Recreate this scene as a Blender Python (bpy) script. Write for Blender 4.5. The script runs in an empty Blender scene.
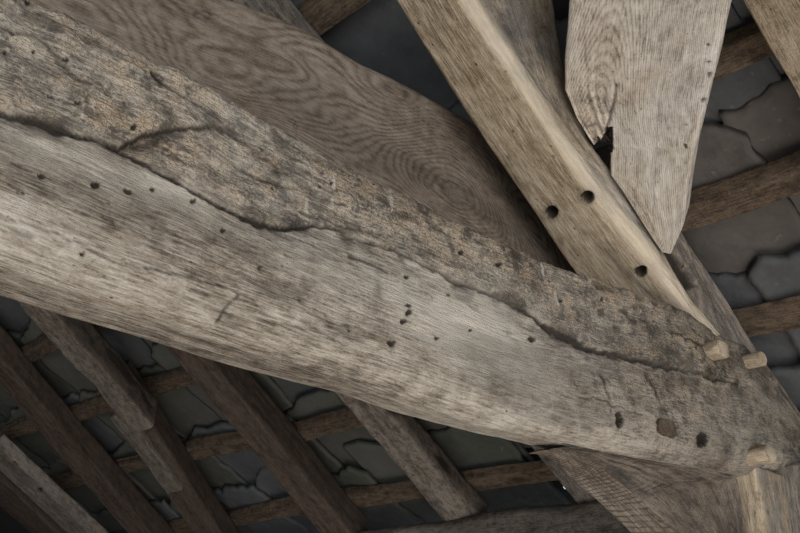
import bpy, math, random
import numpy as np
from mathutils import Matrix, Vector

# ---------------------------------------------------------------- frame of the place
# X runs across the barn towards the eaves, Y along the ridge, Z up; eye at 1.6 m.
FL = 882.0; CX, CY = 400.0, 266.5
S = 0.75; EYE = 1.6                      # metres per unit of the survey coordinates
def nrm(v): return v / np.linalg.norm(v)
AY = nrm(np.array([-970, 393.5, FL]))
AX = np.array([1046, 415.5, FL]); AX = nrm(AX - AY * (AX @ AY))
AZ = np.cross(AX, AY)
M3 = np.array([AX, AY, AZ])
K = 0.65                                 # roof slope
def ray(px, py): return M3 @ np.array([px - CX, py - CY, FL])
def pY(p, y): r = ray(*p); return r * (y / r[1])
def pX(p, x): r = ray(*p); return r * (x / r[0])
def pR(p, h): r = ray(*p); return r * (h / (r[2] + K * r[0]))
def proj(P):
    q = np.asarray(P) @ M3
    return np.stack([CX + FL * q[..., 0] / q[..., 2], CY + FL * q[..., 1] / q[..., 2]], -1), q[..., 2]

# ---------------------------------------------------------------- camera, world, lights, exposure
C = bpy.context.scene.collection
cam = bpy.data.objects.new('camera', bpy.data.cameras.new('camera')); C.objects.link(cam)
cam.data.sensor_width = 36; cam.data.lens = 36 * FL / 800; cam.data.clip_start = .02
R = Matrix([[AX[0], -AX[1], -AX[2]], [AY[0], -AY[1], -AY[2]], [AZ[0], -AZ[1], -AZ[2]]])
cam.matrix_world = Matrix.Translation((0, 0, EYE)) @ R.to_4x4()
bpy.context.scene.camera = cam

w = bpy.data.worlds.new('overcast_sky'); bpy.context.scene.world = w; w.use_nodes = True
w.node_tree.nodes['Background'].inputs[0].default_value = (.86, .93, 1, 1)
w.node_tree.nodes['Background'].inputs[1].default_value = 0.8

def area(name, loc, target, size, sizey, power, col):
    l = bpy.data.lights.new(name, 'AREA'); l.shape = 'RECTANGLE'; l.size = size; l.size_y = sizey
    l.energy = power; l.color = col
    o = bpy.data.objects.new(name, l); C.objects.link(o); o.location = loc
    o.rotation_euler = (Vector(target) - Vector(loc)).to_track_quat('-Z', 'Y').to_euler()
    return o
# daylight through the open cart entrance behind and to the left of the viewer
area('doorway_daylight', (-0.6, -2.2, 1.2), (0.9, 0.9, 2.1), 2.6, 2.0, 62, (1, .965, .93))
# glow of the daylit ground just inside the entrance
area('daylit_ground_glow', (0.95, 0.15, 0.1), (1.1, 0.8, 2.1), 2.4, 2.0, 38, (1, .93, .85))
# added fill lamp under the far bay, lifting the rafter undersides
area('far_bay_fill', (1.2, 2.3, 0.08), (1.4, 2.4, 2.0), 1.8, 2.2, 7, (1, .95, .9))
# overcast light falling in high from the open side bay
area('side_bay_daylight', (-2.6, 0.3, 2.4), (1.2, 0.8, 2.3), 1.6, 1.4, 16, (.9, .96, 1))

vs = bpy.context.scene.view_settings
bpy.context.scene.display_settings.display_device = 'sRGB'
vs.view_transform = 'Standard'; vs.look = 'None'; vs.gamma = 1; vs.use_curve_mapping = False
vs.exposure = 0.14
bpy.context.scene.cycles.denoising_prefilter = 'NONE'

# ---------------------------------------------------------------- noise
def _h(i, j, k, s):
    n = (i * 374761393 + j * 668265263 + k * 2147483647 * 3 + s * 974634777) & 0xffffffff
    n = ((n ^ (n >> 13)) * 1274126177) & 0xffffffff
    return ((n ^ (n >> 16)) & 0xffff) / 65535.0
def vn(P, seed=0):
    P = np.asarray(P, float); I = np.floor(P).astype(np.int64); F = P - I; F = F * F * (3 - 2 * F)
    o = 0
    for a in (0, 1):
        for b in (0, 1):
            for c in (0, 1):
                wt = (F[:, 0] if a else 1 - F[:, 0]) * (F[:, 1] if b else 1 - F[:, 1]) * (F[:, 2] if c else 1 - F[:, 2])
                o = o + wt * _h(I[:, 0] + a, I[:, 1] + b, I[:, 2] + c, seed)
    return o * 2 - 1
def fbm(P, sc, octv=4, seed=0, gain=.5):
    P = np.asarray(P) * np.asarray(sc, float); o = 0; a = 1; t = 0
    for k in range(octv):
        o = o + a * vn(P + 17.3 * k, seed + k); t += a; a *= gain; P = P * 2.03
    return o / t
def sstep(a, b, x): t = np.clip((x - a) / (b - a), 0, 1); return t * t * (3 - 2 * t)
def polydist(Q, pts):
    pts = np.asarray(pts, float); best = np.full(len(Q), 1e9)
    for a, b in zip(pts[:-1], pts[1:]):
        ab = b - a; t = np.clip(((Q - a) @ ab) / (ab @ ab), 0, 1)
        best = np.minimum(best, np.linalg.norm(Q - (a + t[:, None] * ab), axis=1))
    return best

# ---------------------------------------------------------------- materials
def mat(name):
    m = bpy.data.materials.new(name); m.use_nodes = True
    nt = m.node_tree; b = nt.nodes['Principled BSDF']; b.inputs['Roughness'].default_value = .85
    b.inputs['Specular IOR Level'].default_value = .2
    return m, nt, b
class NT:
    def __init__(s, nt): s.nt = nt
    def n(s, t, **k):
        o = s.nt.nodes.new(t)
        for a, v in k.items(): setattr(o, a, v)
        return o
    def l(s, a, b): s.nt.links.new(a, b)
    def math(s, op, a, b=None, c=None, clamp=False):
        o = s.n('ShaderNodeMath', operation=op, use_clamp=clamp)
        for i, v in enumerate((a, b, c)):
            if v is None: continue
            if hasattr(v, 'links'): s.l(v, o.inputs[i])
            else: o.inputs[i].default_value = v
        return o.outputs[0]
    def mix(s, f, a, b, mode='MIX'):
        o = s.n('ShaderNodeMix', data_type='RGBA', blend_type=mode)
        for i, v in ((0, f), (6, a), (7, b)):
            if hasattr(v, 'links'): s.l(v, o.inputs[i])
            else: o.inputs[i].default_value = v if i == 0 else (*v, 1)
        return o.outputs[2]
    def noise(s, vec, sc, detail=4, rough=.55, off=0.):
        m = s.n('ShaderNodeMapping'); s.l(vec, m.inputs[0]); m.inputs[3].default_value = sc; m.inputs[1].default_value = (off, off * 1.7, off * .6)
        o = s.n('ShaderNodeTexNoise'); o.inputs['Scale'].default_value = 1; o.inputs['Detail'].default_value = detail
        o.inputs['Roughness'].default_value = rough; s.l(m.outputs[0], o.inputs[0]); return o.outputs[0]
    def mr(s, v, a, b, c=0., d=1.):
        o = s.n('ShaderNodeMapRange'); s.l(v, o.inputs[0])
        for i, x in enumerate((a, b, c, d)): o.inputs[i + 1].default_value = x
        return o.outputs[0]

def wood(name, dark, mid, light, grey, greyamt=.5, ringf=150., rings=.35, saw=0., grain=1., bump=.5, fine=1., worm=1.):
    m, nt, b = mat(name); N = NT(nt)
    g = N.n('ShaderNodeAttribute', attribute_name='g').outputs['Vector']
    rg = N.n('ShaderNodeAttribute', attribute_name='ring').outputs['Fac']
    mk = N.n('ShaderNodeAttribute', attribute_name='msk')
    sp = N.n('ShaderNodeSeparateColor'); N.l(mk.outputs['Color'], sp.inputs[0])
    stain_shade, rough, warm = sp.outputs
    s1 = N.noise(g, (22, 260 * fine, 260 * fine), 4, .72)
    s2 = N.noise(g, (8, 48, 48), 5, .68, 3.)
    s3 = N.noise(g, (1.8, 8, 8), 3, .5, 7.)
    bl = N.noise(g, (4, 7, 7), 4, .6, 11.)
    gr = N.noise(g, (230, 280, 280), 3, .75, 5.)
    gr2 = N.noise(g, (28, 34, 34), 4, .65, 9.)
    v = N.math('MULTIPLY_ADD', N.math('SUBTRACT', s1, .5), 1.9 * grain, .5)
    v = N.math('MULTIPLY_ADD', N.math('SUBTRACT', s2, .5), .95 * grain, v)
    v = N.math('MULTIPLY_ADD', N.math('SUBTRACT', s3, .5), .9, v)
    ph = N.math('MULTIPLY_ADD', rg, ringf, N.math('MULTIPLY', s3, 5.0))
    wv = N.math('SINE', ph)
    wv = N.math('MULTIPLY', N.math('POWER', N.math('MULTIPLY_ADD', wv, .5, .5), 1.6), N.mr(s3, .3, .62, .35, 1))
    v = N.math('MULTIPLY_ADD', wv, -rings, N.math('ADD', v, rings * .4))
    gg = N.math('ADD', N.math('MULTIPLY', N.math('SUBTRACT', gr, .5), 1.2), N.math('MULTIPLY', N.math('SUBTRACT', gr2, .5), 1.8))
    v = N.math('ADD', v, N.math('MULTIPLY', gg, N.math('MULTIPLY_ADD', rough, 1.1, .5)))
    cm = N.n('ShaderNodeMapping'); N.l(g, cm.inputs[0]); cm.inputs[3].default_value = (95, 150, 150)
    cv = N.n('ShaderNodeTexVoronoi', feature='DISTANCE_TO_EDGE'); cv.inputs['Scale'].default_value = 1; N.l(cm.outputs[0], cv.inputs[0])
    crumb = N.math('MULTIPLY', N.math('MULTIPLY', N.mr(cv.outputs['Distance'], 0, .16, -.55, .08), rough), N.mr(gr2, .42, .6))
    v = N.math('ADD', v, crumb)
    if saw:
        mp = N.n('ShaderNodeSeparateXYZ'); N.l(g, mp.inputs[0])
        sw = N.math('SINE', N.math('MULTIPLY_ADD', mp.outputs[0], 330., N.math('MULTIPLY', N.math('ADD', s3, mp.outputs[1]), 14.)))
        sw = N.math('MULTIPLY', N.math('GREATER_THAN', sw, .55), N.mr(gr2, .35, .6))
        v = N.math('MULTIPLY_ADD', N.math('MULTIPLY', sw, warm), -saw, v)
    cr = N.n('ShaderNodeValToRGB'); N.l(v, cr.inputs[0]); e = cr.color_ramp.elements
    e[0].position = .12; e[0].color = (*dark, 1); e[1].position = .92; e[1].color = (*light, 1)
    k = e.new(.5); k.color = (*mid, 1)
    col = cr.outputs[0]
    gm = N.n('ShaderNodeValToRGB'); N.l(v, gm.inputs[0]); q = gm.color_ramp.elements
    q[0].position = .1; q[0].color = (*[x * .5 for x in grey], 1); q[1].position = .95; q[1].color = (*[min(1, x * 1.3) for x in grey], 1)
    f = N.math('SUBTRACT', N.mr(bl, .36, .64, 0, 2 * greyamt if greyamt < .5 else 1), N.math('MULTIPLY', warm, .9), clamp=True)
    f = N.math('MULTIPLY', f, greyamt * 1.3 if greyamt < .77 else 1, clamp=True)
    f = N.math('MULTIPLY', f, N.math('MULTIPLY_ADD', rough, -.3, 1.))
    col = N.mix(f, col, gm.outputs[0])
    # eroded bands turn ochre in places
    oc = N.math('MULTIPLY', rough, N.mr(gr2, .44, .66, 0, .72))
    col = N.mix(oc, col, (mid[0] * 1.28, mid[1] * 1.08, mid[2] * .84))
    # brown damp blotches
    bb = N.noise(g, (7, 16, 16), 5, .65, 21.)
    col = N.mix(N.mr(bb, .54, .72, 0, .55), col, (.66, .58, .5), 'MULTIPLY')
    fk = N.noise(g, (60, 150, 150), 3, .6, 31.)
    col = N.mix(N.mr(fk, .66, .72, 0, .65), col, (.07, .055, .042))
    # worm holes
    if worm:
        mp = N.n('ShaderNodeMapping'); N.l(g, mp.inputs[0]); mp.inputs[3].default_value = (34, 44, 44)
        vo = N.n('ShaderNodeTexVoronoi'); vo.inputs['Scale'].default_value = 1; N.l(mp.outputs[0], vo.inputs[0])
        sc = N.n('ShaderNodeSeparateColor'); N.l(vo.outputs['Color'], sc.inputs[0])
        wh = N.math('LESS_THAN', vo.outputs['Distance'], N.math('MULTIPLY', N.math('SUBTRACT', sc.outputs[0], .72), .5 * worm))
        col = N.mix(N.math('MULTIPLY', wh, .75), col, (.035, .027, .02))
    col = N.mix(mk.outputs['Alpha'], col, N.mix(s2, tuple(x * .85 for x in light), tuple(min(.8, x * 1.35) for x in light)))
    col = N.mix(stain_shade, col, (.028, .022, .018))  # mask holds real stains and the shade painted on rafter sides
    N.l(col, b.inputs['Base Color'])
    bp = N.n('ShaderNodeBump'); bp.inputs['Strength'].default_value = bump; bp.inputs['Distance'].default_value = .004
    N.l(v, bp.inputs['Height']); N.l(bp.outputs[0], b.inputs['Normal'])
    return m

W = {}
W['tie'] = wood('weathered_oak_pale', (.11, .09, .07), (.35, .305, .248), (.575, .53, .462), (.40, .378, .34), .6, 110, .12, bump=.8)
W['back'] = wood('sheltered_oak_cathedral_grain', (.09, .068, .05), (.2, .16, .125), (.33, .28, .23), (.25, .22, .19), .35, 84, .34, grain=.75, bump=.35, worm=0)
W['princ'] = wood('golden_oak', (.19, .145, .095), (.42, .335, .235), (.6, .51, .395), (.32, .305, .285), .75, 120, .15, bump=.45)
W['grey'] = wood('grey_weathered_oak', (.09, .077, .065), (.225, .2, .175), (.37, .34, .305), (.24, .225, .21), .7, 120, .15, bump=.6, worm=.7)
W['brace'] = wood('pale_sawn_oak', (.18, .145, .11), (.47, .41, .34), (.65, .6, .53), (.52, .49, .445), .6, 260, .34, grain=.8, bump=.35, worm=.5)
W['saw'] = wood('saw_marked_oak', (.085, .066, .052), (.23, .19, .152), (.37, .32, .27), (.235, .21, .182), .6, 120, .1, saw=.45, bump=.6, worm=0)
W['raft'] = wood('dark_brown_rafter_oak', (.055, .04, .032), (.115, .085, .069), (.17, .13, .107), (.12, .097, .083), .3, 120, .2, grain=.8, bump=.4, worm=0)
W['lath'] = wood('brown_riven_lath', (.055, .04, .029), (.125, .092, .065), (.2, .155, .112), (.13, .105, .082), .3, 160, .3, grain=1., bump=.6, worm=0)
W['pale'] = wood('pale_barked_sapwood', (.12, .098, .08), (.28, .24, .205), (.44, .4, .35), (.3, .28, .26), .5, 120, .15, bump=.6)
W['peg'] = wood('cleft_oak_peg', (.22, .17, .12), (.48, .39, .28), (.65, .56, .43), (.42, .36, .27), .2, 200, .2, bump=.4, worm=0)

def slate_mat(name, c1, c2, moss=0.):
    m, nt, b = mat(name); N = NT(nt)
    tc = N.n('ShaderNodeTexCoord').outputs['Object']
    rnd = N.n('ShaderNodeObjectInfo').outputs['Random']
    ad = N.n('ShaderNodeVectorMath', operation='ADD'); N.l(tc, ad.inputs[0])
    cb = N.n('ShaderNodeCombineXYZ'); N.l(N.math('MULTIPLY', rnd, 40.), cb.inputs[0]); N.l(cb.outputs[0], ad.inputs[1])
    v = ad.outputs[0]
    a = N.noise(v, (5, 5, 5), 5, .6); d = N.noise(v, (28, 28, 28), 5, .65, 4.); e = N.noise(v, (3, 3, 3), 3, .5, 9.)
    col = N.mix(N.mr(N.math('MULTIPLY_ADD', rnd, .35, a), .45, .85), c1, c2)
    col = N.mix(N.mr(d, .3, .75, 0, .75), col, tuple(x * 1.8 for x in c1))
    if moss: col = N.mix(N.mr(e, .5, .7, 0, moss), col, (.06, .085, .045))
    sp = N.mr(N.noise(v, (60, 60, 60), 2, .5, 2.), .68, .74, 0, .4)
    col = N.mix(sp, col, (.2, .2, .19))
    N.l(col, b.inputs['Base Color']); b.inputs['Roughness'].default_value = .8
    bp = N.n('ShaderNodeBump'); bp.inputs['Strength'].default_value = .7; bp.inputs['Distance'].default_value = .01
    N.l(N.math('ADD', a, N.math('MULTIPLY', d, .5)), bp.inputs['Height']); N.l(bp.outputs[0], b.inputs['Normal'])
    return m
SL = [slate_mat('blue_grey_stone_slate', (.066, .068, .072), (.12, .123, .128), .1),
      slate_mat('brown_grey_stone_slate', (.075, .068, .062), (.13, .119, .11)),
      slate_mat('green_grey_stone_slate', (.066, .067, .06), (.115, .115, .104), .5)]
def plain(name, c, sc=6.):
    m, nt, b = mat(name); N = NT(nt); tc = N.n('ShaderNodeTexCoord').outputs['Object']
    a = N.noise(tc, (sc,) * 3, 5, .6); N.l(N.mix(a, tuple(x * .6 for x in c), tuple(x * 1.4 for x in c)), b.inputs['Base Color'])
    return m
M_floor = plain('trodden_earth', (.16, .135, .11)); M_wall = plain('rubble_wall', (.12, .105, .09), 3.)
M_ceil = plain('outer_roof_covering', (.03, .03, .03))

# ---------------------------------------------------------------- mesh helpers
def mkmesh(name, V, F, m, attrs=None, smooth=True, parent=None):
    me = bpy.data.meshes.new(name)
    V = np.asarray(V, float) * S + np.array([0, 0, EYE])
    org = V.mean(0) if parent is None else np.zeros(3)
    V = V - org
    F = np.asarray(F, np.int32)
    me.vertices.add(len(V)); me.vertices.foreach_set('co', V.ravel().astype(np.float32))
    me.loops.add(F.size); me.loops.foreach_set('vertex_index', F.ravel())
    me.polygons.add(len(F)); me.polygons.foreach_set('loop_start', np.arange(0, F.size, F.shape[1], dtype=np.int32))
    me.update(calc_edges=True); me.validate()
    if smooth: me.polygons.foreach_set('use_smooth', np.ones(len(me.polygons), bool))
    for k, a in (attrs or {}).items():
        t = {1: 'FLOAT', 3: 'FLOAT_VECTOR', 4: 'FLOAT_COLOR'}[1 if a.ndim == 1 else a.shape[1]]
        at = me.attributes.new(k, t, 'POINT')
        at.data.foreach_set({'FLOAT': 'value', 'FLOAT_VECTOR': 'vector', 'FLOAT_COLOR': 'color'}[t], a.ravel().astype(np.float32))
    me.materials.append(m)
    o = bpy.data.objects.new(name, me); C.objects.link(o); o.location = org
    if parent: o.parent = parent; o.location = (0, 0, 0)
    return o
def tag(o, label, cat, group=None):
    o['label'] = label; o['category'] = cat
    if group: o['group'] = group
    return o

def resample(L, n):
    L = [np.asarray(x, float) for x in L]
    mid = sum(L) / 4; d = np.r_[0, np.cumsum(np.linalg.norm(np.diff(mid, axis=0), axis=1))]
    t = np.linspace(0, d[-1], n)
    # smooth (Catmull-like) by averaging linear samples
    out = []
    for x in L:
        c = np.stack([np.interp(t, d, x[:, k]) for k in range(3)], 1); out.append(c)
    return out, t
def timber(name, L, m, ns, nm, round_=.12, seed=0, disp=None, warp=.004, rough=.0015, pith=(.3, .2), ringw=.1, smoothk=0, parent=None, cap=True, dense=1.):
    """L: four matching arris lines, front-top, front-bottom, back-bottom, back-top."""
    (A, B, Cc, D), t = resample(L, ns)
    if smoothk:
        ker = np.ones(smoothk) / smoothk
        def sm(x):
            p = np.pad(x, ((smoothk // 2, smoothk - 1 - smoothk // 2), (0, 0)), mode='reflect', reflect_type='odd')
            return np.stack([np.convolve(p[:, i], ker, 'valid') for i in range(3)], 1)
        A, B, Cc, D = map(sm, (A, B, Cc, D))
    h = np.linalg.norm(A - B, axis=1).mean(); wd = np.linalg.norm(B - Cc, axis=1).mean()
    # perimeter of a rounded rectangle in real units, one radius per arris (ft, fb, bb, bt)
    rr = [x * min(h, wd) for x in (round_ if hasattr(round_, '__len__') else (round_,) * 4)]; pts = []
    def seg(p, q, n): return [(p[0] + (q[0] - p[0]) * i / n, p[1] + (q[1] - p[1]) * i / n) for i in range(n)]
    def arc(cx, cy, r, a0, n): return [(cx + r * math.cos(a0 - i / n * math.pi / 2), cy + r * math.sin(a0 - i / n * math.pi / 2)) for i in range(n)]
    per = 2 * (h + wd); k = lambda l: max(2, int(round(nm * l / per))); ka = lambda r: max(3, k(r * 1.6)); PI = math.pi
    r0, r1, r2, r3 = rr
    pts += seg((0, r0), (0, h - r1), int(k(h - r0 - r1) * dense)); pts += arc(r1, h - r1, r1, PI, ka(r1))
    pts += seg((r1, h), (wd - r2, h), k(wd - r1 - r2)); pts += arc(wd - r2, h - r2, r2, PI / 2, ka(r2))
    pts += seg((wd, h - r2), (wd, r3), k(h - r2 - r3)); pts += arc(wd - r3, r3, r3, 0, ka(r3))
    pts += seg((wd - r3, 0), (r0, 0), k(wd - r0 - r3)); pts += arc(r0, r0, r0, -PI / 2, ka(r0))
    Q = np.array(pts); u = (Q[:, 0] / wd)[None, :, None]; v = (Q[:, 1] / h)[None, :, None]; M = len(Q)
    a, b, c, d = (x[:, None, :] for x in (A, B, Cc, D))
    P = (1 - u) * ((1 - v) * a + v * b) + u * ((1 - v) * d + v * c)
    # outward normals from differences
    du = np.roll(P, -1, 1) - np.roll(P, 1, 1); ds = np.gradient(P, axis=0)
    Nn = np.cross(du, ds); Nn /= np.linalg.norm(Nn, axis=2, keepdims=True) + 1e-12
    cen = P.mean(1, keepdims=True)
    if ((Nn * (P - cen)).sum()) < 0: Nn = -Nn
    P = P.reshape(-1, 3); Nn = Nn.reshape(-1, 3)
    g = np.stack([np.repeat(t, M), np.tile(Q[:, 0], ns), np.tile(Q[:, 1], ns)], 1) + np.array([seed * 3.7, 0, 0])
    # growth rings: distance from a wandering pith
    s = g[:, 0:1] * 0
    gs = g * np.array([1, 0, 0])
    pa = pith[0] * wd + ringw * fbm(gs, 1.3, 3, seed + 5); pb = pith[1] * h + ringw * 1.2 * fbm(gs, 1.1, 3, seed + 9)
    ring = np.sqrt((g[:, 1] - pa) ** 2 + (g[:, 2] - pb) ** 2) + .02 * fbm(g, (2.5, 9, 9), 3, seed + 2)
    h_ = warp * 2 * fbm(g, (2.2, 6, 6), 3, seed) + rough * 2 * fbm(g, (10, 60, 60), 3, seed + 3)
    msk = np.zeros((len(P), 4))
    if disp is not None:
        dh, msk3, ring2 = disp(P, g, Nn, h, wd); h_ = h_ + dh; msk[:, :msk3.shape[1]] = msk3
        if ring2 is not None: ring = ring2
    P = P + Nn * h_[:, None]
    i = np.arange(ns - 1)[:, None] * M; j = np.arange(M)[None, :]; j2 = (j + 1) % M
    F = np.stack([i + j, i + M + j, i + M + j2, i + j2], -1).reshape(-1, 4)
    V = P
    if cap:      # close both ends with a fan of quads onto a shrunken ring and a centre
        for e in (0, ns - 1):
            base = e * M; n0 = len(V); ringP = P[base:base + M]; c0 = ringP.mean(0)
            V = np.vstack([V, c0[None]]); g = np.vstack([g, g[base:base + M].mean(0)[None]]); ring = np.r_[ring, ring[base]]
            msk = np.vstack([msk, msk[base][None]])
            jj = np.arange(0, M - 1, 2)
            F = np.vstack([F, np.stack([base + jj, base + jj + 1, base + (jj + 2) % M, np.full(len(jj), n0)], 1)])
    return mkmesh(name, V, F, m, {'g': g, 'ring': ring, 'msk': msk}, parent=parent)

def xprofile(pts, y):
    P = np.array([pY(p, y) for p in pts]); return P[:, 0], P[:, 2]
def xlists(x0, x1, n, ft, fb, bb, bt, yf, yb):
    """arris lines for a timber running across the barn: height profiles seen on planes y."""
    X = np.linspace(x0, x1, n)
    f = lambda pr: np.interp(X, *pr)
    Z = [f(ft), f(fb), f(bb), f(bt)]
    return [np.stack([X, np.full(n, yy), z], 1) for yy, z in zip((yf, yf, yb, yb), Z)]

# ---------------------------------------------------------------- setting
def quadbox(name, x0, x1, y0, y1, z0, z1, m):
    V = [(x, y, z) for x in (x0, x1) for y in (y0, y1) for z in (z0, z1)]
    F = [(0, 1, 3, 2), (4, 6, 7, 5), (0, 4, 5, 1), (2, 3, 7, 6), (0, 2, 6, 4), (1, 5, 7, 3)]
    o = mkmesh(name, V, F, m, smooth=False); o['kind'] = 'structure'; return o
GZ = -EYE / S
quadbox('floor', -6, 3.3, -5, 8.2, GZ - .2, GZ, M_floor)
quadbox('wall_right', 2.97, 3.35, -5, 8.2, GZ, .30, M_wall)
quadbox('wall_back', -6, 3.3, 8, 8.4, GZ, 3.2, M_wall)
# outer roof covering: both slopes, with one chink near the eaves
def ceiling():
    xs = np.r_[np.linspace(-.6, 2.6, 9), 3.150, 3.169, 3.3]; ys = np.r_[-4.5, 0, 1.2, 2.105, 2.18, 3, 4.8, 8.2]
    V = []; F = []
    for x in xs:
        for y in ys: V.append((x, y, 2.76 - K * x)); 
    n = len(ys)
    for i in range(len(xs) - 1):
        for j in range(n - 1):
            xm = (xs[i] + xs[i + 1]) / 2; ym = (ys[j] + ys[j + 1]) / 2
            F.append((i * n + j, (i + 1) * n + j, (i + 1) * n + j + 1, i * n + j + 1))
    F = [f for f in F if not (3.145 < V[f[0]][0] < 3.155 and 2.10 < V[f[0]][1] < 2.11)]
    k = len(V); zt = 2.76 + K * .6
    V += [(-.6, -4.5, zt), (-.6, 8.2, zt), (-6, -4.5, zt - K * 5.4), (-6, 8.2, zt - K * 5.4)]
    F.append((k, k + 1, k + 3, k + 2))
    V2 = [(a, b, c + .004) for a, b, c in V]; m = len(V)
    F2 = [tuple(q + m for q in f[::-1]) for f in F]
    o = mkmesh('ceiling', V + V2, F + F2, M_ceil, smooth=False); o['kind'] = 'structure'
ceiling()

# ---------------------------------------------------------------- tie beam
YT = .96
ft = xprofile([(-90, -62), (-40, -36), (30, -2), (100, 31), (150, 57), (205, 83), (240, 108), (270, 124), (340, 162), (430, 205), (470, 226), (520, 248), (575, 268), (640, 291), (690, 308), (716, 328), (745, 344), (775, 376), (800, 412), (840, 470)], YT)
fb = xprofile([(-90, 215), (-40, 232), (0, 248), (100, 288), (200, 323), (300, 356), (400, 388), (500, 422), (560, 439), (600, 447), (640, 454), (680, 461), (740, 471), (790, 470), (860, 474)], YT)
YB = 1.13
bb = xprofile([(-160, 245), (-60, 281), (0, 300), (60, 319), (125, 337), (200, 362), (300, 392), (380, 414), (460, 434), (535, 451), (620, 470), (720, 490), (860, 500)], YB)
bt = (ft[0], ft[1] - .03)
CRACK = [(-90, 80), (-20, 106), (0, 112), (20, 117), (42, 124), (65, 133), (95, 141), (120, 150), (140, 160), (165, 174), (190, 189), (215, 204), (240, 216), (262, 225), (285, 230), (300, 227), (318, 226), (340, 230), (352, 238), (372, 244), (400, 256), (430, 270), (455, 281), (480, 290), (505, 300), (525, 314), (545, 328), (560, 338), (580, 346), (600, 353), (630, 359), (660, 365), (690, 371), (712, 378), (738, 384)]
FLAKE = [(122, 147), (140, 137), (158, 132), (185, 129), (213, 124), (232, 132), (250, 150), (290, 178), (340, 205)]
HOLES = [(3, 54, 1.6), (31, 54, 1.5), (63, 60, 2), (48, 96, 1.6), (77, 104, 2), (132, 129, 2), (41, 176, 2.6), (128, 191, 2.6), (154, 188, 2), (96, 185, 3), (194, 199, 2), (224, 230, 1.6),
         (461, 252, 2), (498, 265, 2), (405, 277, 2.2), (407, 307, 2.4), (407, 314, 2.4), (403, 321, 2.4), (436, 339, 2), (530, 340, 3), (448, 295, 1.6), (391, 343, 2.6), (84, 255, 1.8), (98, 183, 2),
         (25, 5, 2.5), (300, 300, 1.4), (350, 330, 1.4), (470, 330, 1.5), (260, 268, 1.3), (330, 182, 1.3), (600, 300, 1.5), (560, 300, 1.3)]
SMALL = [([(240, 296), (229, 307), (218, 325)], 1.1), ([(350, 256), (368, 263), (386, 272)], .8), ([(447, 236), (453, 250)], 1.3),
         ([(150, 75), (160, 84), (176, 92), (200, 108)], .7), ([(55, 62), (75, 78), (90, 84)], 1.0), ([(0, 215), (60, 235), (120, 262), (180, 275), (225, 285)], .4),
         ([(0, 30), (35, 40), (60, 60)], .8), ([(560, 395), (600, 400), (640, 415)], .6), ([(600, 375), (607, 395), (612, 412)], .9), ([(650, 380), (662, 405), (668, 418)], .8),
         ([(245, 170), (262, 180), (300, 190), (345, 205)], .8), ([(300, 210), (345, 228), (390, 236)], .6), ([(640, 320), (690, 340), (712, 352)], .6)]
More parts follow.
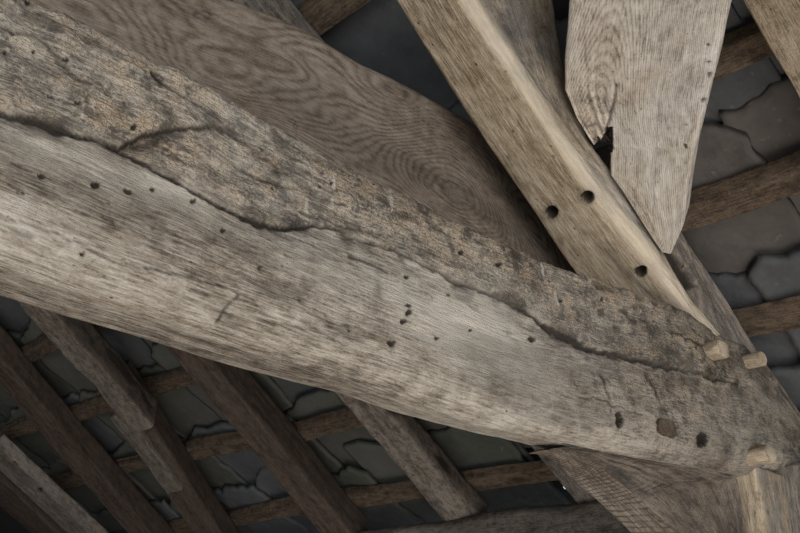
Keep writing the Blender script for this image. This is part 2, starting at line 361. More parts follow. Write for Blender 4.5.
def tie_disp(P, g, Nn, h, wd):
    q, dep = proj(P); px = dep / FL                          # size of a pixel there, in units
    front = sstep(.0, .6, -Nn[:, 1])
    n = len(P); dh = np.zeros(n)
    wob = np.stack([fbm(g, (9, 9, 9), 3, 31), fbm(g, (12, 12, 12), 4, 32)], 1) * 5
    jit = np.stack([fbm(g, (70, 90, 90), 4, 41), fbm(g, (70, 90, 90), 4, 42)], 1) * 3.2
    qq = q + wob * .35 + jit * .8
    cr = np.array(CRACK, float); yc = np.interp(q[:, 0], cr[:, 0], cr[:, 1]) + wob[:, 1] * .6
    below = q[:, 1] - yc
    above = sstep(1.5, -3, below) * front
    gran = fbm(g, (55, 90, 90), 4, 51); gran2 = fbm(g, (18, 30, 30), 4, 52)
    rough = above * (.55 + .45 * sstep(-.2, .3, gran2))
    dh += above * (.003 + .005 * gran2 + .0032 * gran)
    # lower edge of the eroded zone hangs over the crack
    lip = np.exp(-((below + 5) / 5.) ** 2) * front; dh += lip * .0015
    scal = np.exp(-((below - 7) / 7.) ** 2) * front; dh -= scal * .002
    d = polydist(qq, CRACK)
    xq = q[:, 0]
    wdt = np.interp(xq, [-90, 0, 40, 95, 125, 150, 200, 250, 300, 350, 400, 520, 600, 700, 738], [1.6, 2.2, 2.2, 1.5, 2.6, 1.4, 2, 2.6, 1.2, .9, 1.0, 2., 2.4, 1.6, .8])
    wdt = wdt * .75 * np.clip(1 + 1.4 * gran2, .15, 2)
    g1 = np.exp(-(d / (wdt + .3)) ** 2) * front
    cs = np.interp(xq, [0, 120, 180, 300, 345, 500, 535, 620, 738], [.9, 1, 1, 1, .5, .5, 1, .85, .6]); dh -= g1 * .010 * cs
    stain_shade = sstep(wdt + 2.6, wdt * .9, d) * front * (.45 + .5 * cs)
    stain_shade = np.maximum(stain_shade, np.exp(-(d / (6 + 5 * gran2)) ** 2) * front * np.clip(.42 + 1.5 * gran2 + .5 * gran, 0, .85))
    # scaly flake above the crack
    yf = np.interp(q[:, 0], [120, 122, 140, 158, 185, 213, 232, 250, 290, 340, 342], [999, 147, 137, 132, 129, 124, 132, 150, 178, 205, 999])
    fl = sstep(-1, 4, q[:, 1] - yf) * above
    dh -= fl * .007 * np.interp(q[:, 0], [120, 200, 340], [1.2, .8, .1])
    d2 = polydist(qq, FLAKE); g2 = np.exp(-(d2 / 2.4) ** 2) * front * np.interp(q[:, 0], [122, 160, 235, 340], [1, .8, .6, .15])
    dh -= g2 * .008; stain_shade = np.maximum(stain_shade, np.clip(g2 * 1.3, 0, .95))
    e = ((q[:, 0] - 143) / 26) ** 2 + ((q[:, 1] - 144 + .3 * (q[:, 0] - 143)) / 7.) ** 2
    stain_shade = np.maximum(stain_shade, np.exp(-e) * front * (.8 + .4 * gran)); dh -= np.exp(-e) * front * .006
    e = ((q[:, 0] - 118) / 7) ** 2 + ((q[:, 1] - 112) / 14) ** 2; stain_shade = np.maximum(stain_shade, np.exp(-e) * front * .4)
    # end of the beam: long dark bruise below the pegs and grey weathering
    d3 = polydist(qq, [(560, 340), (600, 356), (640, 364)]); stain_shade = np.maximum(stain_shade, np.exp(-(d3 / 5) ** 2) * front * (.35 + .5 * gran2))
    for pl, ww in SMALL:
        dd = polydist(qq, pl); k = np.exp(-(dd / (ww + .9)) ** 2) * front * (.8 + .7 * gran2); dh -= k * .003; stain_shade = np.maximum(stain_shade, k * .9)
    for x, y, r in HOLES:
        dd = np.hypot((qq[:, 0] - x) * .8, qq[:, 1] - y); k = sstep(r * 1.5, r * .9, dd) * front; dh -= sstep(r * 1.1, r * .5, dd) * front * .008; stain_shade = np.maximum(stain_shade, k * .93)
    for x, y, rx, ry in ((618, 420, 4.6, 8), (700, 440, 6, 7.5)):
        dd = np.hypot((qq[:, 0] - x) / rx, (qq[:, 1] - y) / ry); k = sstep(1.15, .9, dd) * front; dh -= sstep(.95, .7, dd) * front * .02; stain_shade = np.maximum(stain_shade, k * .96)
        stain_shade = np.maximum(stain_shade, sstep(2.2, 1., dd) * front * .3)
    for x, y, rx, ry, a_ in ((378, 285, 4, 16, .32), (391, 345, 3, 7, .5), (270, 290, 14, 8, .3), (110, 205, 30, 12, .3), (230, 318, 22, 5, .3), (165, 322, 18, 4, .4), (345, 322, 5, 10, .2), (590, 405, 10, 14, .25), (18, 118, 14, 4, .6), (100, 145, 16, 5, .4)):
        u_ = (q[:, 0] - x) * .9 + (q[:, 1] - y) * .38; v_ = -(q[:, 0] - x) * .38 + (q[:, 1] - y) * .9
        if rx < ry: u_, v_ = q[:, 0] - x, q[:, 1] - y
        stain_shade = np.maximum(stain_shade, np.exp(-((u_ / rx) ** 2 + (v_ / ry) ** 2)) * front * a_ * np.clip(1 + 1.5 * gran2 + gran, .2, 1.8))
    # adze / tool scars near the joint
    rs = np.random.RandomState(4)
    for k_ in range(34):
        x, y = rs.uniform(520, 700), rs.uniform(345, 425)
        l = rs.uniform(4, 11); a = rs.normal(1.45, .35)
        dd = polydist(qq, [(x, y), (x + l * math.cos(a), y + l * math.sin(a))]); k = np.exp(-(dd / 1.1) ** 2) * front; dh -= k * .002; stain_shade = np.maximum(stain_shade, k * .35)
    # warmer, less grey tone low on the face and on the underside
    warm = sstep(.55, .8, g[:, 2] / h) * sstep(700, 560, q[:, 0]) * .75
    warm = np.maximum(warm, sstep(.3, .9, g[:, 1] / wd))
    yr = sstep(-.35, .15, fbm(g, (4, 9, 9), 3, 61)) * .25
    warm = np.clip(warm + yr * (1 - above), 0, 1)
    # browner, darker end, in patches
    endst = sstep(540, 740, q[:, 0]) * front * (.3 + .8 * sstep(-.1, .5, fbm(g, (7, 14, 14), 4, 71)))
    stain_shade = np.maximum(stain_shade, endst * .62)
    rough = np.maximum(rough, sstep(540, 720, q[:, 0]) * front * .6)
    tex = fbm(g, (2.5, 14, 14), 4, 77); stain_shade = np.maximum(stain_shade, sstep(.1, .5, tex) * .34 * front)
    blot = fbm(g, (16, 40, 40), 4, 78); stain_shade = np.maximum(stain_shade, sstep(.28, .5, blot) * (.4 + .2 * above) * front)
    # undulating lower face
    dh += .004 * fbm(g, (5, 10, 10), 3, 81)
    pale = np.zeros(n); pn = fbm(g, (3, 8, 8), 4, 101)
    for x, y, rx, ry, a_ in ((60, 150, 90, 22, .75), (170, 190, 60, 22, .65), (330, 265, 60, 26, .8), (440, 315, 90, 34, .85), (560, 385, 70, 26, .7), (270, 120, 40, 14, .5), (690, 371, 9, 4, .8)):
        ca, sa = math.cos(.42), math.sin(.42); u_ = (q[:, 0] - x) * ca + (q[:, 1] - y) * sa; v_ = -(q[:, 0] - x) * sa + (q[:, 1] - y) * ca
        pale = np.maximum(pale, np.exp(-((u_ / rx) ** 2 + (v_ / ry) ** 2)) * a_ * np.clip(.7 + pn * 1.6, 0, 1.2))
    for pl in ([(331, 176), (333, 188)], [(333, 198), (333, 208)], [(307, 203), (309, 213)], [(389, 190), (389, 212)], [(543, 262), (543, 275)], [(555, 292), (556, 305)], [(83, 106), (82, 118)], [(93, 108), (93, 116)], [(404, 182), (406, 190)], [(300, 122), (302, 130)]):
        pale = np.maximum(pale, sstep(1.9, .7, polydist(qq, pl)) * .75)
    pale *= front
    return dh, np.stack([np.clip(stain_shade, 0, 1), np.clip(rough, 0, 1), warm, np.clip(pale, 0, 1)], 1), None
x0 = pY((-70, 100), YT)[0]; x1 = 2.86
tie = timber('tie_beam', xlists(x0, x1, 200, ft, fb, bb, bt, YT, YB), W['tie'], 1500, 300, (.1, .34, .25, .15), 1, tie_disp, warp=.005, rough=.0012, pith=(.5, .6), smoothk=15, dense=1.8)
tag(tie, 'massive pale weathered oak tie beam with long crack crossing the whole picture', 'beam')

# ---------------------------------------------------------------- beam behind with swirling grain
YK = 1.25
kt = xprofile([(0, -110), (100, -60), (200, -12), (240, 0), (300, 25), (360, 60), (420, 89), (470, 117), (510, 150), (550, 200), (580, 245), (620, 300), (660, 350)], YK)
kb = xprofile([(-60, 40), (0, 70), (100, 110), (200, 160), (300, 215), (400, 268), (480, 310), (580, 380), (660, 440)], YK)
def back_disp(P, g, Nn, h, wd):
    q, dep = proj(P); front = sstep(0, .6, -Nn[:, 1])
    # swirling flat-sawn figure: contours of a warped field across the face
    n1 = fbm(g, (2.0, 5.5, 5.5), 2, 96); n2 = fbm(g, (6, 16, 16), 2, 97)
    ring = g[:, 2] / h * 1.0 + 1.0 * n1 + .13 * n2 + g[:, 0] * .12
    st = np.zeros(len(P)); dh = np.zeros(len(P))
    for x, y, rx, ry in ((203, 15, 11, 5), (296, 126, 2.2, 6)):
        d = np.hypot((q[:, 0] - x) / rx, (q[:, 1] - y) / ry); k = np.exp(-((d - .75) / .25) ** 2) * front; st = np.maximum(st, k * .6 * (.6 + fbm(g, (30, 30, 30), 3, 5)))
        dh -= k * .004
    st = np.maximum(st, sstep(.05, .5, fbm(g, (1.6, 9, 9), 4, 95)) * .3)
    return dh, np.stack([st, st * 0, st * 0 + .3], 1), ring
back = timber('curved_beam', xlists(pY((-20, 20), YK)[0], 2.02, 120, kt, kb, (kb[0], kb[1]), (kt[0], kt[1] + .0), YK, 1.47), W['back'], 620, 220, .10, 2, back_disp, warp=.004, rough=.0008, smoothk=15)
tag(back, 'brown curved oak beam with swirling cathedral grain behind the tie beam', 'beam')

# ---------------------------------------------------------------- split-faced strut with bright arris (front of the rafter)
YA = .975
FB = [(448, -40), (468, 0), (494, 40), (524, 84), (551, 130), (590, 185), (640, 250), (690, 312), (712, 338)]
FT = [(545, -40), (554, 0), (562, 50), (571, 100), (592, 145), (622, 188), (661, 248), (694, 303), (722, 334)]
BB = [(368, -40), (392, 0), (422, 48), (456, 100), (488, 148), (523, 200), (560, 255), (610, 325), (640, 360)]
Lf = [np.array([pY(p, YA) for p in FT]), np.array([pY(p, YA) for p in FB]), np.array([pY(p, 1.16) for p in BB])]
Lf.append(Lf[0] + np.array([0, .19, 0]))
def strut_disp(P, g, Nn, h, wd):
    q, dep = proj(P); vis = (Nn @ np.array([0, -1, 0]) > -.2)
    st = np.zeros(len(P)); dh = np.zeros(len(P)); jx = q + np.stack([fbm(g, (60, 60, 60), 2, 7), fbm(g, (60, 60, 60), 2, 8)], 1) * 1.2
    for x, y, r in ((551, 213, 6.5), (587, 197, 6.5), (641, 271, 6.5)):
        d = np.hypot(jx[:, 0] - x, jx[:, 1] - y); k = sstep(r * 1.12, r * .95, d) * vis; dh -= sstep(r, r * .75, d) * vis * .035; st = np.maximum(st, k * .95)
        st = np.maximum(st, sstep(r * 1.8, r, d) * .3 * vis)
    front = sstep(.3, .8, -Nn[:, 1])
    gg = fbm(g, (14, 30, 30), 4, 9)
    dh += front * .004 * gg; rough = front * .2
    st = np.maximum(st, front * (.22 + .55 * gg) * sstep(230, 110, q[:, 1]))
    st = np.maximum(st, (1 - front) * sstep(.2, .55, fbm(g, (3, 12, 12), 3, 19)) * .22)
    d = polydist(jx, [(523, 60), (545, 95), (572, 130), (600, 165)]); k = np.exp(-(d / 2.) ** 2) * front; st = np.maximum(st, k * .5); dh -= k * .004
    d = polydist(jx, [(600, 245), (640, 285), (680, 315)]); k = np.exp(-(d / 5.) ** 2); st = np.maximum(st, k * .4)
    warm = np.clip(1 - front * 1.2, 0, 1)
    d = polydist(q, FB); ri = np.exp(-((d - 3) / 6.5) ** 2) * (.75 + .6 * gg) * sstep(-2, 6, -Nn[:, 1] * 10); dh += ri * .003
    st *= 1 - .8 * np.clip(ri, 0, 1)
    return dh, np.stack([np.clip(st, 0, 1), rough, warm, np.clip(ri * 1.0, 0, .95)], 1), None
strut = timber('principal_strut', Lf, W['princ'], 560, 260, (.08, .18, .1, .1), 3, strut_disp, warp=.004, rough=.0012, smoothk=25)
tag(strut, 'golden oak strut with bright ridge and three peg holes, descending onto the tie beam', 'beam')

# ---------------------------------------------------------------- principal rafter behind, flush with the end of the tie beam
def pr_disp(P, g, Nn, h, wd):
    q, dep = proj(P); st = np.zeros(len(P)); dh = np.zeros(len(P)); front = sstep(.2, .7, -Nn[:, 1])
    Xm = q + np.stack([fbm(g, (50, 50, 50), 2, 7), fbm(g, (50, 50, 50), 2, 8)], 1) * 1.5
    # open mortise
    a = np.array([663, 250.]); b = np.array([687, 288.]); ab = (b - a) / np.linalg.norm(b - a)
    u = (Xm - a) @ ab; v = (Xm - a) @ np.array([-ab[1], ab[0]])
    k = sstep(-3, 0, u) * sstep(49, 45, u) * sstep(9.5, 7.5, np.abs(v)) * front
    dh -= k * .018; st = np.maximum(st, k * .93)
    st = np.maximum(st, front * sstep(.1, .6, fbm(g, (4, 14, 14), 4, 33)) * .35)
    st = np.maximum(st, sstep(740, 800, q[:, 0]) * .3 * front)
    dh += .005 * fbm(g, (8, 16, 16), 3, 12) * front
    return dh, np.stack([st, st * 0 + .5, st * 0], 1), None
X = np.linspace(1.84, 3.0, 20)
mk = lambda y, h: np.stack([X, np.full(20, y), h - K * X], 1)
pr = timber('principal_rafter', [mk(1.0, 2.505), mk(1.0, 2.2), mk(1.2, 2.2), mk(1.2, 2.505)], W['pale'], 420, 180, .12, 4, pr_disp, warp=.006)
tag(pr, 'grey sloping principal rafter with open mortise, running down to the tie beam end', 'beam')

# ---------------------------------------------------------------- wind brace with a broken shoulder
hb = 2.2
RG = [(745, -60), (738, -30), (730, 0), (723, 30), (717, 60), (708, 95), (702, 120), (698, 138), (696, 145), (694, 152), (690, 175), (686, 198), (682, 228), (671, 254)]
LE = [(572, -60), (570, -30), (568, 0), (566, 30), (563, 60), (562, 92), (573, 120), (584, 138), (591, 148), (609, 150), (609, 176), (621, 192), (643, 226), (661, 252)]
r_ = np.array([pR(p, hb) for p in RG]); l_ = np.array([pR(p, hb) for p in LE]); up = np.array([K, 0, 1]) / math.hypot(1, K) * .11
def br_disp(P, g, Nn, h, wd):
    q, dep = proj(P); n = len(P)
    X = q[:, 0] + 5 * fbm(g, (5, 9, 9), 3, 191); Y_ = q[:, 1] + 8 * fbm(g, (4, 7, 7), 3, 192)
    a = math.radians(80); 
    u = -(Y_ - 120); v = (X - 614) + (Y_ - 0) * .16
    r = np.sqrt(np.abs(v ** 2 / 3. - (Y_ - 150) * 3.4 + 100)) * 2.2
    r = np.where(v > 24, r, r); ring = r * .0105
    st = np.zeros(n); dh = np.zeros(n)
    jx = q + np.stack([fbm(g, (60, 60, 60), 2, 7), fbm(g, (60, 60, 60), 2, 8)], 1) * 2
    for x, y, rr in ((709, 75, 3), (704, 101, 3), (708, 62, 1.6), (709, 44, 1.6), (686, 146, 2.4)):
        k = sstep(rr * 1.2, rr * .6, np.hypot(jx[:, 0] - x, jx[:, 1] - y)); st = np.maximum(st, k * .75); dh -= k * .006
    # split above the broken corner
    d = polydist(jx, [(604, 150), (606, 130), (612, 108), (616, 85)]); k = np.exp(-(d / 1.4) ** 2); st = np.maximum(st, k * .5); dh -= k * .01
    frac = sstep(78, 30, np.hypot(q[:, 0] - 588, (q[:, 1] - 150) * .8)) * sstep(612, 600, q[:, 0])
    ja = fbm(g * np.array([0, 1, 1]), (1, 130, 130), 3, 195)
    dh += frac * .010 * ja - frac * .006
    for x0, y0, x1, y1 in ((583, 20, 590, 120), (598, 80, 594, 140), (640, 150, 633, 230), (660, 90, 652, 240)):
        d = polydist(jx, [(x0, y0), (x1, y1)]); k = np.exp(-(d / .9) ** 2); st = np.maximum(st, k * .3)
    yt = np.interp(q[:, 0], [589, 592, 597, 601, 605, 612, 613], [160, 149, 138, 142, 129, 127, 160]); k = ((q[:, 1] > yt) & (q[:, 0] > 589) & (q[:, 0] < 612.5) & (q[:, 1] < 152)).astype(float)
    st = np.maximum(st, k * .96); dh -= k * .02  # near-black painted here so the shallow dent reads as a dark gap
    warm = sstep(660, 600, q[:, 0]) * .5
    return dh, np.stack([st, frac * .5, warm], 1), ring
brace = timber('wind_brace', [r_, l_, l_ + up, r_ + up], W['brace'], 420, 260, .10, 5, br_disp, warp=.002, rough=.0008)
tag(brace, 'pale sawn wind brace with a broken jagged shoulder, rising beside the strut', 'brace')

# ---------------------------------------------------------------- arch brace and post under the end of the tie beam
FBp = [(554, 449), (575, 453), (604, 470), (640, 499), (682, 536), (715, 570)]
BBp = [(541, 449), (552, 461), (573, 481), (602, 508), (633, 538), (660, 570)]
FTp = [(568, 446), (620, 450), (700, 466), (739, 478), (747, 520), (753, 570)]
L = [np.array([pY(p, 1.0) for p in FTp]), np.array([pY(p, 1.0) for p in FBp]), np.array([pY(p, 1.115) for p in BBp])]
L.append(L[0] + np.array([0, .10, 0]))
def ab_disp(P, g, Nn, h, wd):
    q, _ = proj(P); front = sstep(.2, .7, -Nn[:, 1])
    st = front * (.15 + .45 * sstep(-.3, .5, fbm(g, (7, 20, 20), 4, 3)))
    sc = np.abs(np.sin((q[:, 0] + q[:, 1] * .55) * .16 + 5 * fbm(g, (10, 10, 10), 2, 4))) ** 10 * front * sstep(0, .4, fbm(g, (12, 12, 12), 3, 6))
    return front * .003 * fbm(g, (12, 25, 25), 3, 8) - sc * .002, np.stack([np.clip(st + sc * .2, 0, 1), front * .4, 1 - front], 1), None
abr = timber('arch_brace', L, W['saw'], 260, 200, .06, 6, ab_disp, warp=.003, smoothk=5)
tag(abr, 'brown curved arch brace with saw marks under the right end of the tie beam', 'brace')

xa = pY((760, 500), .985)[0]; xb = pY((789, 500), .985)[0]
ztop = pY((760, 468), .985)[2]
def vert(xa, xb, ya, yb, z0, z1, n=8):
    Z = np.linspace(z1, z0, n); f = lambda x, y: np.stack([np.full(n, x), np.full(n, y), Z], 1)
    return [f(xb, ya), f(xa, ya), f(xa, yb), f(xb, yb)]
def post_disp(P, g, Nn, h, wd):
    side = sstep(.2, .7, -Nn[:, 0]); st = (1 - side) * .3 * (1 + .5 * fbm(g, (4, 20, 20), 3, 5))
    return side * 0, np.stack([st, st * 0 + .2, side], 1), None
post = timber('wall_post', vert(xa, xb, .985, 1.15, GZ, ztop, 8), W['princ'], 500, 120, .08, 7, post_disp, warp=.004)
tag(post, 'upright oak post with golden left face under the right end of the tie beam', 'post')
xc = pY((806, 500), .93)[0]
stud = timber('wall_stud', vert(xc, xc + .17, .90, 1.05, GZ, pY((806, 466), .93)[2], 8), W['grey'], 400, 100, .1, 8, warp=.005)
tag(stud, 'grey weathered upright stud at the lower right edge, right of the golden post', 'post')

# ---------------------------------------------------------------- roof: rafters, laths, wall plate
def rafter(name, ya, yb, h0, h1, x0, x1, m, seed, label, nm=90, ns=300, disp=None, rnd=.08, warp=.006, skew=0):
    n = 12; X = np.linspace(x0, x1, n); f = lambda y, h: np.stack([X, np.full(n, y) + skew * (X - x0), h - K * X], 1)
    # front = -Y side
    o = timber(name, [f(ya, h1), f(ya, h0), f(yb, h0), f(yb, h1)], m, ns, nm, rnd, seed, disp, warp=warp)
    return tag(o, label, 'rafter')
def two(side_shade, und_st, rough=.3, wm=1.):
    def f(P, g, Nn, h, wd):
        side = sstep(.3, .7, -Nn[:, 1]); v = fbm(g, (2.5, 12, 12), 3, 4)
        st = side * side_shade + (1 - side) * und_st + .15 * np.clip(v, 0, 1)  # side faces painted darker to stand for shade, plus random staining
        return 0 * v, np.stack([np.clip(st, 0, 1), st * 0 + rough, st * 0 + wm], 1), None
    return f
HR, HT = 2.45, 2.555     # underside and top of the rafters
XE = 2.93
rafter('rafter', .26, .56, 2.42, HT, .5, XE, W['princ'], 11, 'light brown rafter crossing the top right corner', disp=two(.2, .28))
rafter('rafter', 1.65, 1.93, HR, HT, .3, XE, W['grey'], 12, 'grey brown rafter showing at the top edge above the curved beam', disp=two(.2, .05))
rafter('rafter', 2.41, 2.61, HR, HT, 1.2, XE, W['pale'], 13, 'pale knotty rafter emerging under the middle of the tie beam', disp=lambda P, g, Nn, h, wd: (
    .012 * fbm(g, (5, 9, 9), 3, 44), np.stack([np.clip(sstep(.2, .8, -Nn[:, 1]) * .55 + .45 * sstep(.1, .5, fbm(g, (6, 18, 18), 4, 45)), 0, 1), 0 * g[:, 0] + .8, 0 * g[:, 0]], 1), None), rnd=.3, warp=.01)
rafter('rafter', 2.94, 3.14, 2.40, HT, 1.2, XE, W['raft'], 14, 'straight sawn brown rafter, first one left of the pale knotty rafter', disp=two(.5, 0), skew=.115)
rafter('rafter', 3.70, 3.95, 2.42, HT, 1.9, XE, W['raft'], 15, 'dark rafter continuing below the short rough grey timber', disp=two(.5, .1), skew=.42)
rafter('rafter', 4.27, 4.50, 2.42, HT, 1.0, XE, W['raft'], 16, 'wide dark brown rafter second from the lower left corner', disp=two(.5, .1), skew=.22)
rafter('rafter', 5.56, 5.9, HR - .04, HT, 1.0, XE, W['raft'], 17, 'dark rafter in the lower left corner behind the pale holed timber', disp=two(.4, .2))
def holes(P, g, Nn, h, wd):
    q, _ = proj(P); st = .12 + .25 * sstep(-.1, .4, fbm(g, (4, 12, 12), 4, 45)); dh = 0 * st
    for x, y, r in ((15, 464, 2.6), (39, 491, 2.8), (54, 503, 1.2)):
        k = sstep(r * 1.2, r * .7, np.hypot(q[:, 0] - x, q[:, 1] - y)); st = np.maximum(st, k * .9); dh = dh - k * .02
    return dh, np.stack([st, st * 0 + .3, st * 0], 1), None
def ends(pts, h): return [pR(p, h) for p in pts]
rafter('rafter_stub', 5.06, 5.3, 2.34, 2.43, 1.9, XE, W['pale'], 18, 'pale grey timber with two dark peg holes in the lower left corner', disp=holes, warp=.005)
# rough sistered length and its slim pale strip
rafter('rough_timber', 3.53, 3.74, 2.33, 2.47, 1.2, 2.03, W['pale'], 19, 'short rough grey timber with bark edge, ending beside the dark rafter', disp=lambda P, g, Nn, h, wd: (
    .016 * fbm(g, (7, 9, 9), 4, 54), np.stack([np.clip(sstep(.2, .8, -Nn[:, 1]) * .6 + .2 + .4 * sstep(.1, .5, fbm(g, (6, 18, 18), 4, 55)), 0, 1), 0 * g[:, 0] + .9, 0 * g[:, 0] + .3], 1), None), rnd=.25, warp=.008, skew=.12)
rafter('timber_strip', 3.84, 3.98, 2.39, 2.43, 1.98, 2.42, W['pale'], 20, 'slim pale brown strip below the end of the rough grey timber', disp=two(.4, .3), ns=120, nm=50, warp=.002, skew=.3)

# laths (run along the building, above the rafters)
LX = [(.92, .07, 0.), (1.28, .07, 0.), (1.85, .055, -.035), (2.135, .055, -.02), (2.52, .062, -.025), (2.87, .06, -.01)]
NAMES = ['highest lath, nearest the ridge, behind the top of the strut', 'second lath from the top, showing at the top edge by the curved beam',
         'third lath down, dark brown, behind the wind brace near the top right', 'fourth lath down, thick and bright, right of the wind brace foot',
         'fifth lath down, below the big grey slate at the right edge', 'lowest lath, close above the wall plate']
for i, (x, wd_, sk) in enumerate(LX):
    Yp = np.linspace(.0, 6.4, 30); sl = np.array([1, 0, -K]) / math.hypot(1, K)
    wob = sk * Yp + .012 * np.array([math.sin(y * 2.1 + i * 2) + .5 * math.sin(y * 5.3 + i) for y in Yp])
    f = lambda dx, h: np.stack([x + dx + wob, Yp, h - K * (x + dx + wob)], 1)
    o = timber('lath', [f(-wd_ / 2, HT + .045), f(-wd_ / 2, HT), f(wd_ / 2, HT), f(wd_ / 2, HT + .045)], W['lath'], 700, 60, .12, 30 + i, two(.1, .0, .4), warp=.009, rough=.001, pith=(.2, -.4))
    tag(o, 'brown wooden ' + NAMES[i], 'lath', 'laths under the stone slates')

n = 30; Yp = np.linspace(1.22, 6.4, n); f = lambda x, z: np.stack([np.full(n, x), Yp, np.full(n, z)], 1)
ztp = .585; 
plate = timber('wall_plate', [f(2.84, ztp), f(2.84, .30), f(3.1, .30), f(3.1, ztp)], W['grey'], 600, 140, .14, 40, lambda P, g, Nn, h, wd: (
    .01 * fbm(g, (3, 6, 6), 3, 64), np.stack([.1 + .35 * sstep(-.1, .5, fbm(g, (4, 12, 12), 4, 65)), 0 * g[:, 0] + .6, 0 * g[:, 0]], 1), None), warp=.008)
tag(plate, 'grey brown horizontal wall plate at the bottom edge, carrying the rafter feet', 'beam')

# ---------------------------------------------------------------- stone slates
RY = [.41, 1.7, 2.47, 3.19, 3.86, 4.57, 5.3]
CN = ['top', 'second', 'third', 'fourth', 'fifth', 'sixth', 'lowest']
def slate(ci, x0, x1, y0, y1, m, seed, label, lift):
    nx, ny = 26, 26; rs = np.random.RandomState(seed)
    U, Vv = np.meshgrid(np.linspace(0, 1, nx), np.linspace(0, 1, ny), indexing='ij')
    x = x0 + (x1 - x0) * U; y = y0 + (y1 - y0) * Vv
    ex = fbm(np.stack([np.zeros(ny), Vv[0] * (y1 - y0), np.zeros(ny)], 1) + seed * 9.1, 9, 5, seed) * .06
    e2 = fbm(np.stack([U[:, 0] * (x1 - x0), np.zeros(nx), np.zeros(nx)], 1) + seed * 5.1, 9, 5, seed + 1) * .035
    e3 = fbm(np.stack([U[:, 0] * (x1 - x0), np.zeros(nx), np.zeros(nx)], 1) + seed * 3.1, 9, 5, seed + 2) * .035
    # chipped, rounded corners
    cr_ = rs.uniform(.0, .07, 2)
    hd = ex[None, :] + cr_[0] * np.clip(1 - Vv / .25, 0, 1) ** 2 + cr_[1] * np.clip(1 - (1 - Vv) / .25, 0, 1) ** 2
    x = x + hd * (1 - U)
    y = y + e2[:, None] * (1 - Vv) + e3[:, None] * Vv
    P2 = np.stack([x, y, x * 0], -1).reshape(-1, 3)
    bump = fbm(P2 + seed, (6, 6, 6), 4, seed).reshape(nx, ny) * .018
    hh = HT + .05 + lift + .06 * U + rs.uniform(-.004, .012) * (Vv - .5) + bump
    edge = np.minimum(np.minimum(U, 1 - U), np.minimum(Vv, 1 - Vv)); th = .014 + 0 * edge
    lo = np.stack([x, y, hh - K * x], -1).reshape(-1, 3); hi = np.stack([x, y, hh + th + .012 - K * x], -1).reshape(-1, 3)
    V = np.vstack([lo, hi]); F = []
    idx = lambda i, j: i * ny + j; o = nx * ny
    for i in range(nx - 1):
        for j in range(ny - 1):
            F.append((idx(i, j), idx(i, j + 1), idx(i + 1, j + 1), idx(i + 1, j))); F.append((o + idx(i, j), o + idx(i + 1, j), o + idx(i + 1, j + 1), o + idx(i, j + 1)))
    for i in range(nx - 1):
        F.append((idx(i, 0), idx(i + 1, 0), o + idx(i + 1, 0), o + idx(i, 0))); F.append((idx(i, ny - 1), o + idx(i, ny - 1), o + idx(i + 1, ny - 1), idx(i + 1, ny - 1)))
    for j in range(ny - 1):
        F.append((idx(0, j), o + idx(0, j), o + idx(0, j + 1), idx(0, j + 1))); F.append((idx(nx - 1, j), idx(nx - 1, j + 1), o + idx(nx - 1, j + 1), o + idx(nx - 1, j)))
    ob = mkmesh('stone_slate', V, F, m, smooth=False)
    return tag(ob, label, 'roof slate', 'stone slates of the roof')
rs = np.random.RandomState(12)
HEADS = [.55, .86, 1.2, 1.68, 2.03, 2.40, 2.74]
SHOW = None
sid = 0; PEND = []
for ci, hx in enumerate(HEADS):
    y = -.15 + .13 * ci
    j = 0
    while y < 6.2:
        wy = rs.uniform(.36, .62) if y < 1.6 else rs.uniform(.3, .5)
        x0_, x1_ = hx - .03 + rs.uniform(-.06, .03), hx + (.57 if ci == 2 else .47)
        if ci == 6 and y < 2.0 < y + wy: wy = 1.92 - y
        if ci == 6 and abs(y - 1.92) < .01: y = 2.17
        c = np.array([[hx + .2, y + wy / 2, HT + .1 - K * (hx + .2)]]); q, dp = proj(c); q = q[0]
        if -60 < q[0] < 880 and -70 < q[1] < 600:
            mi = 0 if y < 1.6 else (2 if (rs.rand() < .5 and ci >= 4) else rs.randint(0, 3))
            if ci in (4,) and y < 1.2: mi = 1
            sid += 1
            PEND.append((ci, int(np.searchsorted(RY, y + wy / 2)), x0_, x1_, y - .02, y + wy + .02, mi, sid))
        y += wy; j += 1

WH = ['right of the corner rafter', 'beside the wind brace', 'above the curved beam', 'just left of the pale knotty rafter',
      'left of the straight sawn rafter', 'left of the rough timber', 'left of the wide dark rafter', 'left of the pale holed timber']
for p in PEND:
    same = [q for q in PEND if q[:2] == p[:2]]; n_ = len(same); k_ = same.index(p)
    pos = '' if n_ == 1 else (', ' + (['right', 'left'] if n_ == 2 else ['right', 'middle', 'left'] if n_ == 3 else ['right', 'inner right', 'inner left', 'left'])[k_] + ' one')
    ci, k, x0_, x1_, ya_, yb_, mi, sid = p
    slate(ci, x0_, x1_, ya_, yb_, SL[mi], 100 + sid, '%s stone slate, %s course, %s%s' % (['blue grey', 'brown grey', 'green grey'][mi], CN[ci], WH[k], pos), .022 * (sid % 2))

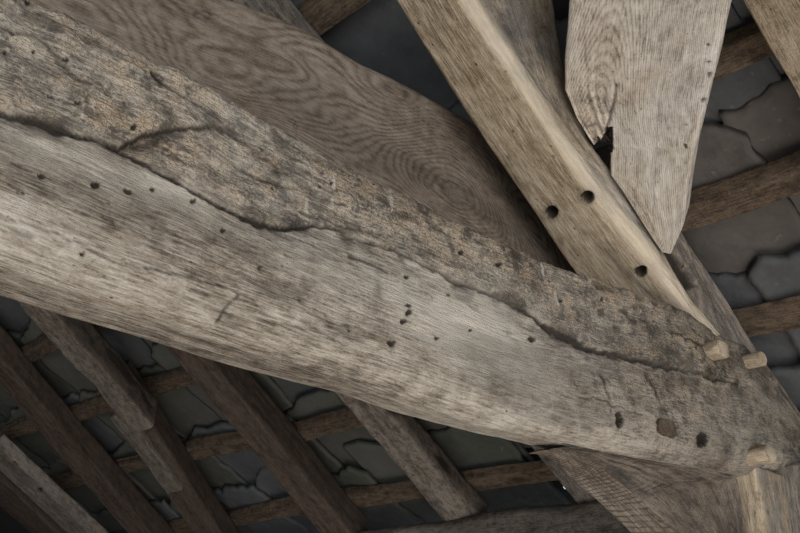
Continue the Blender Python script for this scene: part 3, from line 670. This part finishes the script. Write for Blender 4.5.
# ---------------------------------------------------------------- pegs
def peg(px, y, rr, length, label, m, seed, sq=0., tilt=(0, 0), wx=1.5):
    """cleft peg with faceted sides and a slightly domed end, along Y, driven into the timber"""
    c = pY(px, y); na = 20; rs = np.random.RandomState(seed)
    V = []; G = []
    fac = 1 + rs.uniform(-.09, .09, na)
    prof = [(1, 0)] * 1 + [(1, .9), (.97, .96), (.88, .99), (.6, 1.0), (.25, 1.005)]
    prof = [(1, -1.2), (1, -.5), (1, 0), (1, .5)] + prof[1:]
    for (r, l) in prof:
        for k in range(na):
            a = 2 * math.pi * k / na
            q = (abs(math.cos(a)) ** (8) + abs(math.sin(a)) ** 8) ** (-1 / 8) if sq else 1
            q = 1 + (q - 1) * sq
            x = wx * rr * r * fac[k] * q * math.cos(a); z = rr * r * fac[k] * q * math.sin(a)
            V.append((c[0] + x + tilt[0] * l * length, c[1] - l * length, c[2] + z + tilt[1] * l * length)); G.append((l * length * 2 + seed, x, z))
    F = []
    for i in range(len(prof) - 1):
        for k in range(na):
            k2 = (k + 1) % na; F.append((i * na + k, i * na + k2, (i + 1) * na + k2, (i + 1) * na + k))
    V = np.array(V); G = np.array(G); n0 = len(V)
    V = np.vstack([V, V[-na:].mean(0)]); G = np.vstack([G, G[-na:].mean(0)]); e = (len(prof) - 1) * na
    for k in range(0, na, 2): F.append((e + k, e + k + 1, e + (k + 2) % na, n0))
    msk = np.zeros((len(V), 4)); msk[:, 0] = np.clip(.15 + .2 * fbm(V, (40, 40, 40), 3, seed), 0, 1); 
    o = mkmesh('oak_peg', V, F, m, {'g': G, 'ring': np.hypot(G[:, 1], G[:, 2]), 'msk': msk}, smooth=False)
    return tag(o, label, 'peg')
peg((746, 362), YT, .0205, .05, 'pale oak peg standing out furthest, at the top edge by the roof', W['peg'], 1, wx=1.2)
peg((712, 351), YT - .008, .0225, .032, 'tan oak peg left of the most protruding pale peg', W['peg'], 2, .3)
peg((665, 428), YT - .004, .0185, .008, 'dark flush square peg between the two empty peg holes', W['lath'], 3, .8, wx=2.)
peg((758, 456), YT - .008, .0225, .034, 'pale oak peg low on the beam end above the post', W['peg'], 4, .2)
